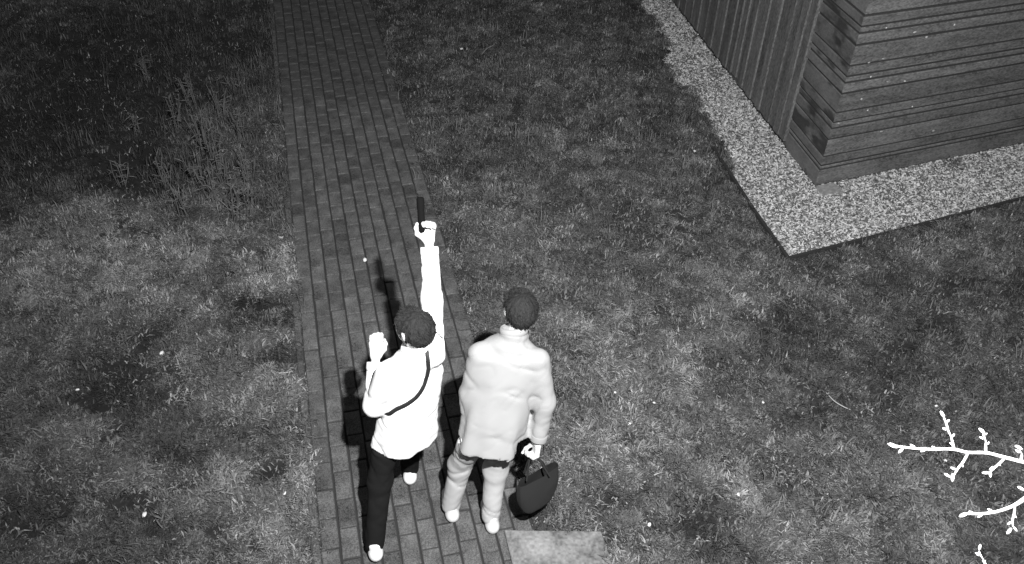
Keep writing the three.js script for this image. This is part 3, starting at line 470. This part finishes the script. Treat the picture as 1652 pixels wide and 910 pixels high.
function headParts(c, face, up, S = 1) {      // c: skull centre
  const side = face.clone().cross(up).normalize(); up = side.clone().cross(face).normalize(); const P = (f, u, s) => jut(c, face, f * S, up, u * S, side, s * S);
  const bones = [cap(P(-0.022, 0.018, 0), P(0.03, 0.022, 0), 0.079 * S, 0.072 * S), cap(P(0.04, -0.02, 0.02), P(0.055, -0.075, 0.012), 0.05 * S, 0.026 * S), cap(P(0.04, -0.02, -0.02), P(0.055, -0.075, -0.012), 0.05 * S, 0.026 * S), cap(P(0.035, -0.04, 0.04), P(0.0, -0.05, 0.048), 0.024 * S), cap(P(0.035, -0.04, -0.04), P(0.0, -0.05, -0.048), 0.024 * S),
    cap(P(0.096, 0.01, 0), P(0.114, -0.024, 0), 0.008 * S, 0.013 * S), cap(P(0.085, 0.028, 0.03), P(0.085, 0.028, -0.03), 0.015 * S), cap(P(0.092, -0.056, 0.016), P(0.092, -0.056, -0.016), 0.0085 * S), cap(P(0.072, -0.086, 0.008), P(0.072, -0.086, -0.008), 0.018 * S)];
  for (const k of [1, -1]) bones.push(cap(P(-0.005, 0.02, 0.078 * k), P(0.0, -0.026, 0.074 * k), 0.013 * S, 0.009 * S), cap(P(-0.014, 0.012, 0.083 * k), P(-0.012, -0.006, 0.083 * k), 0.009 * S));
  const base = field(bones, 0.02 * S), eyes = [1, -1].map(k => P(0.094, 0.006, 0.031 * k)), mouth = [P(0.104, -0.056, 0.022), P(0.104, -0.056, -0.022)];
  const mo = cap(mouth[0], mouth[1], 0.0035 * S);
  const f = (x, y, z) => { let d = base(x, y, z); for (const e of eyes) d = Math.max(d, 0.012 * S - Math.hypot(x - e.x, y - e.y, z - e.z)); const m = field([mo], 0.01)(x, y, z); return Math.max(d, -m); };
  const eyeGeo = eyes.map(e => new THREE.SphereGeometry(0.0115 * S, 10, 8).translate(e.x - face.x * 0.006 * S, e.y - face.y * 0.006 * S, e.z - face.z * 0.006 * S));
  return { bones, f, P, side, up, eyeGeo };
}
function hairGeo(H, c, face, up, S, len = 0) {    // cap of hair over crown, sides and nape
  const skull = [cap(H.P(-0.026, 0.02, 0), H.P(0.03, 0.026, 0), 0.09 * S, 0.084 * S), cap(H.P(-0.06, -0.02, 0.02), H.P(-0.045, -0.06 - len, 0.012), 0.04 * S, 0.026 * S), cap(H.P(-0.06, -0.02, -0.02), H.P(-0.045, -0.06 - len, -0.012), 0.04 * S, 0.026 * S)], base = field(skull, 0.03 * S);
  const f = (x, y, z) => { const vx = x - c.x, vy = y - c.y, vz = z - c.z, a = (vx * face.x + vy * face.y + vz * face.z) / S, b = (vx * H.up.x + vy * H.up.y + vz * H.up.z) / S; const cut = a * 0.9 - b * 0.75 - 0.012 - (a > 0.03 ? (0.03 - a) * 0.5 : 0); return Math.max(base(x, y, z) + 0.004 * noise(x * 70, y * 22, z * 70) + 0.003 * noise(x * 160, y * 60, z * 160), cut * S); };
  const cap0 = meshOf(skull, 0, 0.004, f, 0.02), ps = cap0.attributes.position, nn = cap0.attributes.normal, r = rng(17), pos = [];
  for (let i = 0; i < 2600; i++) {                          // short strands combed away from the crown
    const k = (r() * ps.count) | 0, p = V(ps.getX(k), ps.getY(k), ps.getZ(k)), n = V(nn.getX(k), nn.getY(k), nn.getZ(k)); if (r() < 0.02) continue;
    const flow = p.clone().sub(H.P(-0.03, 0.1, 0.01)).addScaledVector(n, -p.clone().sub(H.P(-0.03, 0.1, 0.01)).dot(n)).normalize().add(V(r() - 0.5, r() - 0.5, r() - 0.5).multiplyScalar(0.3)), L = 0.014 + 0.014 * r(), w = flow.clone().cross(n).normalize().multiplyScalar(0.0016), b = p.clone().addScaledVector(n, -0.001), t = p.clone().addScaledVector(flow, L).addScaledVector(n, 0.002 * r() - 0.002), m = p.clone().addScaledVector(flow, L * 0.5).addScaledVector(n, 0.003);
    for (const q of [b.clone().sub(w), b.clone().add(w), m.clone().add(w), b.clone().sub(w), m.clone().add(w), m.clone().sub(w), m.clone().sub(w), m.clone().add(w), t]) pos.push(q.x, q.y, q.z);
  }
  const sg = new THREE.BufferGeometry(); sg.setAttribute('position', new THREE.Float32BufferAttribute(pos, 3)); sg.computeVertexNormals();
  return mergeGeometries([cap0.toNonIndexed(), sg]);
}
// loose cloth: long creases between soft swells
const wrinkle = (f, amp, sc) => (x, y, z) => { const d = f(x, y, z); if (Math.abs(d) > 0.06) return d; const wx = x + 0.03 * noise(x * 8, y * 8, z * 8), wy = y + 0.03 * noise(x * 8 + 9, y * 8, z * 8); const r1 = 1 - Math.abs(noise(wx * 5 * sc + wy * 7 * sc, wy * 4 * sc - wx * 3, z * 6 * sc)), r2 = 1 - Math.abs(noise(wx * 13 * sc - wy * 9 * sc, wy * 11 * sc, z * 13 * sc + 5)); return d + amp * (1.2 * r1 ** 8 + 0.35 * r2 ** 6 - 0.25); };

function limbTo(px, py, from, L, h0, h1) { let best = null; for (let h = h0; h <= h1; h += 0.005) { const p = G(px, py, h), e = Math.abs(p.distanceTo(from) - L); if (!best || e < best[0]) best = [e, p, h]; } return best[1]; }
const aim = (a, b) => b.clone().sub(a).normalize();

function buildPerson(o) {
  const root = group('person', o.base.clone().setY(0)), add = (name, geo, mat) => mesh(name, local(geo, root), mat, root);
  const { hipL, hipR, kneeL, kneeR, ankL, ankR, chest, waist, shL, shR, elL, elR, wrL, wrR, neck, head, face, up } = o;
  const rt = shR.clone().sub(shL).normalize(), pelvis = mid(hipL, hipR), fr = o.walk;
  const torso = g => [cap(jut(shL, rt, 0.02), jut(shR, rt, -0.02), 0.068 + g), cap(mid(shL, chest, 0.55), mid(shR, chest, 0.55), 0.1 + g), cap(jut(waist, rt, -0.06), jut(waist, rt, 0.06), 0.098 + g), cap(jut(hipL, V(0, 1, 0), 0.03), jut(hipR, V(0, 1, 0), 0.03), 0.1 + g), cap(chest, waist, 0.11 + g, 0.105 + g), cap(waist, pelvis, 0.105 + g, 0.105 + g)];
  const arms = g => [cap(shL, elL, 0.05 + g, 0.041 + g), cap(elL, wrL, 0.042 + g, 0.027 + g), cap(shR, elR, 0.05 + g, 0.041 + g), cap(elR, wrR, 0.042 + g, 0.027 + g)];
  const legs = g => [cap(hipL, kneeL, 0.085 + g, 0.055 + g), cap(kneeL, ankL, 0.056 + g, 0.037 + g), cap(hipR, kneeR, 0.085 + g, 0.055 + g), cap(kneeR, ankR, 0.056 + g, 0.037 + g)];
  const HD = headParts(head, face, up, o.headScale || 1);
  const neckB = [cap(jut(neck, V(0, 1, 0), -0.05), jut(head, HD.up, -0.05, face, -0.012), 0.056, 0.05)];
  const bodyBones = [...torso(-0.022), ...arms(-0.01), ...legs(-0.016), ...neckB];
  const headGeo = meshOf([...HD.bones], 0.02, 0.0045, (() => { const nf = field(neckB, 0.02); return (x, y, z) => { const a = HD.f(x, y, z), b = nf(x, y, z), h = Math.max(0.03 - Math.abs(a - b), 0) / 0.03; return Math.min(a, b) - h * h * 0.0075; }; })(), 0.02);
  const strip = g => { g.deleteAttribute('uv'); return g; };
  for (const e of HD.eyeGeo) add('eye', strip(e), grey(0.3, 0.3));
  add('hair', hairGeo(HD, head, face, HD.up, o.headScale || 1, o.hairLen || 0), o.hairMat);
  // top or coat down to its hem, sleeves included
  const hemY = o.hem, sl = (a, b, r0, r1) => cap(a, b, r0, r1), ck = o.sleeve || [0.06, 0.053, 0.045];
  const cb = [sl(shL, elL, ck[0], ck[1]), sl(elL, wrL, ck[1], ck[2]), sl(shR, elR, ck[0], ck[1]), sl(elR, wrR, ck[1], ck[2]), cap(jut(neck, V(0, 1, 0), -0.04), jut(neck, V(0, 1, 0), 0.035, fr, -0.005), 0.075, 0.064)];
  // torso of the garment: oval sections from neck to hem, with drape folds growing towards the hem
  const ax0 = jut(neck, V(0, 1, 0), 0.0), hemC = jut(pelvis, V(0, 1, 0), hemY - pelvis.y - 0.06), axd = hemC.clone().sub(ax0), axL = axd.length(); axd.normalize();
  const axr = jut(rt, axd, -rt.dot(axd)).normalize(), axf = axr.clone().cross(axd).normalize(), prof = o.profile;
  const at = t => { for (let i = 0; i < prof.length - 1; i++) if (t <= prof[i + 1][0]) { const k = clamp((t - prof[i][0]) / (prof[i + 1][0] - prof[i][0]), 0, 1), s = k * k * (3 - 2 * k); return [lerp(prof[i][1], prof[i + 1][1], s), lerp(prof[i][2], prof[i + 1][2], s), lerp(prof[i][3] || 0, prof[i + 1][3] || 0, s)]; } const e = prof[prof.length - 1]; return [e[1], e[2], e[3] || 0]; };
  const torsoF = (x, y, z) => { const vx = x - ax0.x, vy = y - ax0.y, vz = z - ax0.z, s = vx * axd.x + vy * axd.y + vz * axd.z, t = s / axL; const [w, d, off] = at(clamp(t, 0, 1)); const a = vx * axr.x + vy * axr.y + vz * axr.z - off, b = vx * axf.x + vy * axf.y + vz * axf.z; const an = Math.atan2(b / d, a / w), fold = 1 + (0.045 * Math.sin(an * 5 + 3 * t + (o.seed || 0)) + 0.03 * Math.sin(an * 9 - 4 * t + 1)) * sstep(0.25, 1, t); const r = Math.hypot(a / (w * fold), b / (d * fold)); const e = (r - 1) * Math.min(w, d) * 0.92; return t < 0 ? Math.max(e, -s) : t > 1 ? Math.max(e, s - axL) : e; };
  const wl = aim(elL, wrL), wr = aim(elR, wrR), cf0 = field(cb, 0.035), cf = (x, y, z) => { const a = cf0(x, y, z), b = torsoF(x, y, z), k = 0.045, h = Math.max(k - Math.abs(a - b), 0) / k; return Math.min(a, b) - h * h * k * 0.25; }, cw = wrinkle(cf, o.fold || 0.005, 1.3);
  const cbAll = [...cb, cap(ax0, hemC, 0.22)];
  const coatF = (x, y, z) => { let d = Math.max(cw(x, y, z), hemY + 0.012 * Math.sin(x * 17 + z * 11) - y); for (const [w, q] of [[wrL, wl], [wrR, wr]]) { const vx = x - w.x, vy = y - w.y, vz = z - w.z; if (vx * vx + vy * vy + vz * vz < 0.02) d = Math.max(d, vx * q.x + vy * q.y + vz * q.z - (o.cuff ?? -0.015)); } const nx = x - neck.x, ny = y - neck.y, nz = z - neck.z, al = nx * up.x + ny * up.y + nz * up.z; if (nx * nx + ny * ny + nz * nz < 0.025) d = Math.max(d, al - 0.045); return d; };
  const coat = add('coat', meshOf(cbAll, 0, 0.0095, coatF), o.coatMat);
  for (const [w, q] of [[wrL, wl], [wrR, wr]]) { const c = new THREE.LatheGeometry([[0.036, -0.035], [0.047, -0.034], [0.05, -0.02], [0.049, 0.008], [0.045, 0.014], [0.037, 0.012]].map(([x, y]) => new THREE.Vector2(x, y)), 22).applyQuaternion(new THREE.Quaternion().setFromUnitVectors(V(0, 1, 0), q)).translate(w.x + q.x * ((o.cuff ?? -0.015) - 0.004), w.y + q.y * ((o.cuff ?? -0.015) - 0.004), w.z + q.z * ((o.cuff ?? -0.015) - 0.004)); mesh('cuff', local(c, root), o.coatMat, coat); }
  { const c = new THREE.TorusGeometry(0.066, 0.014, 8, 28).scale(1, 1, 1.7).rotateX(Math.PI / 2).applyQuaternion(new THREE.Quaternion().setFromUnitVectors(V(0, 1, 0), jut(up, face, 0.28).normalize())); c.translate(neck.x + up.x * 0.03, neck.y + up.y * 0.03, neck.z + up.z * 0.03); mesh('collar', local(c, root), o.coatMat, coat); }
  // trousers
  const tb = [...legs(0.012), cap(hipL, hipR, 0.088)]; tb[1].rb = tb[3].rb = 0.058; tb[0].ra = tb[2].ra = 0.082;
  const tf = wrinkle(field(tb, 0.05), 0.007, 1.3); add('trousers', meshOf(tb, 0.05, 0.012, (x, y, z) => Math.max(tf(x, y, z), y - o.hem - 0.05, y > o.hem - 0.012 ? cf(x, y, z) + 0.013 : -1)), o.trouserMat);
  // the body lies inside the clothes
  const tf0 = field(tb, 0.05), bf = field(bodyBones, 0.05), bodyGeo = meshOf(bodyBones, 0.05, 0.013, (x, y, z) => { const d = bf(x, y, z); if (y < hemY + 0.05 && y > 0.16) return Math.max(d, tf0(x, y, z) + 0.012); if (y < hemY + 0.015 || (x - neck.x) * up.x + (y - neck.y) * up.y + (z - neck.z) * up.z > 0.02) return d; return Math.max(d, cf(x, y, z) + 0.016); });
  const hands = [meshOf(o.handL, 0.012, 0.0035, null, 0.012), meshOf(o.handR, 0.012, 0.0035, null, 0.012)];
  add('body', mergeGeometries([bodyGeo, headGeo, ...hands].map(strip)), o.skin);
  // shoes
  for (const [a, dir, lift] of [[ankL, o.toeL, o.liftL || 0], [ankR, o.toeR, o.liftR || 0]]) {
    const sd = dir.clone().cross(V(0, 1, 0)).normalize(), g0 = V(a.x, 0.0, a.z), sl = -lift, T = (f, y, s) => jut(g0, dir, f, V(0, 1, 0), 0.006 + y + (lift ? (0.13 - f) * lift : 0), sd, s);
    const b = [cap(T(-0.055, 0.035, 0), T(0.06, 0.04, 0), 0.037, 0.04), cap(T(0.06, 0.035, 0.012), T(0.145, 0.025, 0.005), 0.034, 0.026), cap(T(0.06, 0.035, -0.012), T(0.14, 0.025, -0.008), 0.034, 0.026), cap(T(-0.035, 0.04, 0), T(-0.02, 0.095, 0), 0.04, 0.04)];
    const f0 = field(b, 0.025); const nrm = jut(V(0, 1, 0), dir, lift).normalize(), o0 = T(0, 0, 0);
    add('shoe', meshOf(b, 0, 0.006, (x, y, z) => Math.max(f0(x, y, z), -((x - o0.x) * nrm.x + (y - o0.y) * nrm.y + (z - o0.z) * nrm.z)), 0.015), o.shoeMat);
  }
  return { root, coatF, HD };
}
const walk = pathDir.clone(), side = pathRight.clone(), UP1 = V(0, 1, 0);
const whiteCloth = grey(0.82, 0.9), paleCloth = grey(0.27, 0.95), skinMat = grey(0.6, 0.6, {}), hairDark = new THREE.MeshPhysicalMaterial({ roughness: 0.8, specularIntensity: 0.55, color: new THREE.Color().setRGB(0.016, 0.016, 0.016) }), trousersDark = new THREE.MeshPhysicalMaterial({ roughness: 1, specularIntensity: 0.2, color: new THREE.Color().setRGB(0.011, 0.011, 0.011) });

// ---- person with the arm held out
let A;
{
  const footL = G(606, 893), footR = G(662, 768);
  const ankL = footL.clone().add(V(0, 0.1, 0)), ankR = footR.clone().add(V(0, 0.085, 0));
  const pel = G(648, 682, 0.88), top = G(668, 530, 1.58);
  const spine = t => jut(mid(pel, V(top.x, 1.42, top.z), t));
  const neck = G(671, 566, 1.43), chest = mid(pel, neck, 0.72), waist = mid(pel, neck, 0.32);
  const shR = G(700, 574, 1.41), shL = G(624, 600, 1.36);
  const hipL = jut(pel, side, -0.075), hipR = jut(pel, side, 0.075);
  const kneeL = jut(mid(hipL, ankL), walk, 0.05), kneeR = jut(mid(hipR, ankR), walk, 0.09);
  const wrR = limbTo(692, 392, shR, 0.52, 1.2, 2.2), elR = jut(mid(shR, wrR, 0.52), UP1, -0.006, side, 0.004);
  const elL = limbTo(603, 655, shL, 0.27, 1.0, 1.25), wrL = limbTo(606, 578, elL, 0.22, 0.9, 1.3);
  const face = walk.clone().multiplyScalar(0.78).addScaledVector(side, -0.62).addScaledVector(UP1, -0.05).normalize();
  const uR = aim(elR, wrR), thumbR = side.clone().multiplyScalar(-1).addScaledVector(uR, side.dot(uR)).normalize(), palmR = uR.clone().cross(thumbR).normalize(); if (palmR.y < 0) palmR.negate();
  const uL = aim(elL, wrL), thumbL = side.clone().addScaledVector(uL, -side.dot(uL)).normalize(), palmL = uL.clone().cross(thumbL).normalize(); if (palmL.y > 0) palmL.negate();
  A = buildPerson({ base: mid(footL, footR), hipL, hipR, kneeL, kneeR, ankL, ankR, chest, waist, shL, shR, elL, elR, wrL, wrR, neck, head: top, face, up: UP1, walk,
    handL: handBones(wrL, uL, palmL, thumbL, [0.35, 0.4, 0.42, 0.45]), handR: handBones(wrR, uR, palmR, thumbR, [0.8, 0.85, 0.9, 0.95], 0.5, 1, 0.014),
    skin: skinMat, hairMat: hairDark, trouserMat: trousersDark, coatMat: whiteCloth, shoeMat: grey(0.8, 0.7), hem: 0.745, fold: 0.006, seed: 1, profile: [[0, 0.07, 0.065], [0.1, 0.135, 0.088], [0.2, 0.166, 0.105], [0.45, 0.165, 0.12], [0.7, 0.172, 0.13], [0.85, 0.182, 0.142], [1, 0.186, 0.15]], cuff: -0.03,
    toeL: walk, toeR: jut(walk, side, 0.15).normalize(), liftL: 0.12 });
  tag(A.root, 'person in white top and dark trousers walking along the path with one arm raised', 'person');
  // dark slim object in the raised hand
  const c = jut(wrR, uR, 0.142, palmR, 0.03, thumbR, 0.036), ax = uR.clone().addScaledVector(palmR, 0.1).normalize();
  const g = new THREE.LatheGeometry([[0, -0.085], [0.013, -0.084], [0.0185, -0.07], [0.0185, 0.03], [0.0205, 0.05], [0.0205, 0.088], [0.016, 0.097], [0, 0.095]].map(([x, y]) => new THREE.Vector2(x, y)), 16);
  const dm = new THREE.MeshPhysicalMaterial({ roughness: 0.9, specularIntensity: 0.15 }); dm.color.setRGB(0.005, 0.005, 0.005); const m = mesh('handheld_device', g, dm); m.position.copy(c); m.quaternion.setFromUnitVectors(UP1, ax); tag(m, 'slim black object gripped in the raised hand above the path', 'device');
  // cross-body strap lying on the back, laid onto the cloth where it runs in the photograph
  const bag = group('crossbody_bag', A.root.position.clone().setY(0.9)), onCloth = (px, py) => { const d = rayDir(px, py).normalize(); let t = 2; for (let i = 0; i < 500; i++) { const p = camera.position.clone().addScaledVector(d, t), s = A.coatF(p.x, p.y, p.z); if (s < 0.001) return p; t += Math.max(0.0015, s * 0.5); } return null; };
  const grad = p => { const e = 0.012, f = A.coatF; return V(f(p.x + e, p.y, p.z) - f(p.x - e, p.y, p.z), f(p.x, p.y + e, p.z) - f(p.x, p.y - e, p.z), f(p.x, p.y, p.z + e) - f(p.x, p.y, p.z - e)).normalize(); };
  const pix = [[686, 557], [690, 575], [691, 592], [687, 610], [680, 628], [670, 641], [655, 652], [640, 659], [626, 667]], pts = pix.map(([x, y]) => onCloth(x, y)).filter(Boolean);
  const front = [jut(pts[pts.length - 1], side, -0.05, walk, 0.05, UP1, -0.02), jut(waist, side, -0.16, walk, 0.08, UP1, 0.0), jut(waist, side, -0.06, walk, 0.17, UP1, 0.0)];
  const curve = new THREE.CatmullRomCurve3([jut(neck, side, 0.05, walk, 0.12, UP1, -0.06), jut(neck, side, 0.065, walk, 0.05, UP1, 0.0), ...pts, ...front]);
  const N = 70, W = 0.0105, pos = [], idx = []; for (let i = 0; i <= N; i++) { const p = curve.getPointAt(i / N), t = curve.getTangentAt(i / N), n = grad(p), b = t.clone().cross(n).normalize(); for (const [s, o] of [[-W, 0.004], [W, 0.004], [W, -0.004], [-W, -0.004]]) { const q = jut(p, b, s, n, o + 0.005).sub(bag.position); pos.push(q.x, q.y, q.z); } }
  for (let i = 0; i < N; i++) for (let k = 0; k < 4; k++) { const a = i * 4 + k, b = i * 4 + (k + 1) % 4; idx.push(a, b, a + 4, b, b + 4, a + 4); }
  const sg = new THREE.BufferGeometry(); sg.setAttribute('position', new THREE.Float32BufferAttribute(pos, 3)); sg.setIndex(idx); sg.computeVertexNormals(); mesh('strap', sg, grey(0.012, 0.7), bag);
  const pb = [cap(jut(waist, side, -0.05, walk, 0.2, UP1, -0.02), jut(waist, side, 0.06, walk, 0.2, UP1, -0.02), 0.05), cap(jut(waist, side, -0.04, walk, 0.2, UP1, -0.1), jut(waist, side, 0.05, walk, 0.2, UP1, -0.1), 0.052)]; mesh('pouch', local(meshOf(pb, 0.05, 0.01), bag), grey(0.012, 0.7), bag);
  tag(bag, 'small dark bag whose strap crosses the back of the white top', 'bag');
}
// ---- second person, in pale clothes
{
  const footL = G(728, 828), footR = G(792, 846);
  const ankL = footL.clone().add(V(0, 0.085, 0)), ankR = footR.clone().add(V(0, 0.09, 0));
  const pel = jut(G(790, 700, 0.88)), head = G(840, 500, 1.56), neck = G(829, 540, 1.42), chest = mid(pel, neck, 0.7), waist = mid(pel, neck, 0.32);
  const shR = G(868, 580, 1.32), shL = G(774, 572, 1.33), hipL = jut(pel, side, -0.085), hipR = jut(pel, side, 0.085);
  const kneeL = jut(mid(hipL, ankL), walk, 0.06), kneeR = jut(mid(hipR, ankR), walk, 0.05);
  const elR = limbTo(880, 650, shR, 0.28, 0.95, 1.25), wrR = limbTo(868, 712, elR, 0.25, 0.6, 1.0), elL = limbTo(758, 636, shL, 0.28, 0.95, 1.25), wrL = limbTo(765, 690, elL, 0.24, 0.6, 1.1);
  const face = walk.clone().addScaledVector(UP1, -0.25).normalize(), uR = aim(elR, wrR), uL = aim(elL, wrL);
  const frame = (u, sgn) => { const th = walk.clone().addScaledVector(u, -walk.dot(u)).normalize(), n = u.clone().cross(th).normalize(); if (n.dot(side) * sgn > 0) n.negate(); return [th, n]; };
  const [tR, nR1] = frame(uR, 1), [tL, nL1] = frame(uL, -1);
  const B = buildPerson({ base: mid(footL, footR), hipL, hipR, kneeL, kneeR, ankL, ankR, chest, waist, shL, shR, elL, elR, wrL, wrR, neck, head, face, up: UP1.clone().addScaledVector(walk, 0.15).normalize(), walk,
    handL: handBones(wrL, uL, nL1, tL, [0.35, 0.4, 0.45, 0.5]), handR: handBones(wrR, uR, nR1, tR, [0.95, 1.0, 1.05, 1.1], 0.9),
    skin: skinMat, hairMat: hairDark.clone(), trouserMat: grey(0.5, 0.95), coatMat: paleCloth, shoeMat: grey(0.6, 0.7), hem: 0.82, fold: 0.006, seed: 4, sleeve: [0.066, 0.056, 0.047], profile: [[0, 0.07, 0.07], [0.09, 0.14, 0.1], [0.2, 0.185, 0.12], [0.5, 0.185, 0.13], [0.8, 0.188, 0.15], [1, 0.195, 0.165]],
    toeL: walk, toeR: walk });
  tag(B.root, 'person in pale jacket and pale trousers standing at the edge of the path', 'person');
  // dark bag carried in the hand
  const hold = jut(wrR, uR, 0.1, nR1, 0.012), bag = group('carrier_bag', hold.clone().setY(0.02)), by = hold.y - 0.02;
  const top = 0.34, pts = []; const q = rng(3), bw = 0.165, bd = 0.06, rings = 9, seg = 22, pos = [], idx = [];
  for (let i = 0; i <= rings; i++) { const t = i / rings, y = lerp(0.1, top + 0.05, t) + (by - top - 0.22), k = Math.pow(Math.sin(clamp(t * 0.85 + 0.06, 0, 1) * Math.PI * 0.5), 0.35) * lerp(1.08, 0.86, t); for (let s = 0; s < seg; s++) { const a = s / seg * 6.2832, sq = 1 / Math.pow(Math.abs(Math.cos(a)) ** 4 + Math.abs(Math.sin(a)) ** 4, 0.25), wx = Math.cos(a) * sq * bw * k, wz = Math.sin(a) * sq * bd * k * lerp(1.4, 0.55, t) * (1 + 0.12 * noise(a * 2, t * 5)); const p = V(0, y, 0).addScaledVector(side, wx * 0.92 + wz * 0.3 + 0.04).addScaledVector(walk, wx * 0.38 - wz * 0.92); pos.push(p.x, p.y, p.z); } }
  for (let i = 0; i < rings; i++) for (let s = 0; s < seg; s++) { const a = i * seg + s, b = i * seg + (s + 1) % seg; idx.push(a, a + seg, b, b, a + seg, b + seg); } const bot = pos.length / 3; pos.push(0, by - top - 0.125, 0); for (let s = 0; s < seg; s++) idx.push(bot, s, (s + 1) % seg);
  const g = new THREE.BufferGeometry(); g.setAttribute('position', new THREE.Float32BufferAttribute(pos, 3)); g.setIndex(idx); g.computeVertexNormals(); mesh('bag_body', g, grey(0.015, 0.8, { side: THREE.DoubleSide }), bag);
  const yt = by - 0.17; for (const s of [-0.03, 0.03]) mesh('handle', new THREE.TubeGeometry(new THREE.CatmullRomCurve3([-0.07, -0.02, 0.02, 0.07].map((w, i) => V(0, i % 3 ? by : yt, 0).addScaledVector(side, w * (i % 3 ? 0.6 : 1) + (i % 3 ? 0 : 0.03)).addScaledVector(walk, i % 3 ? 0 : s))), 16, 0.006, 6), grey(0.015, 0.8), bag);
  tag(bag, 'dark carrier bag hanging from the hand of the person in pale clothes', 'bag');
}


renderer.render(scene, camera);
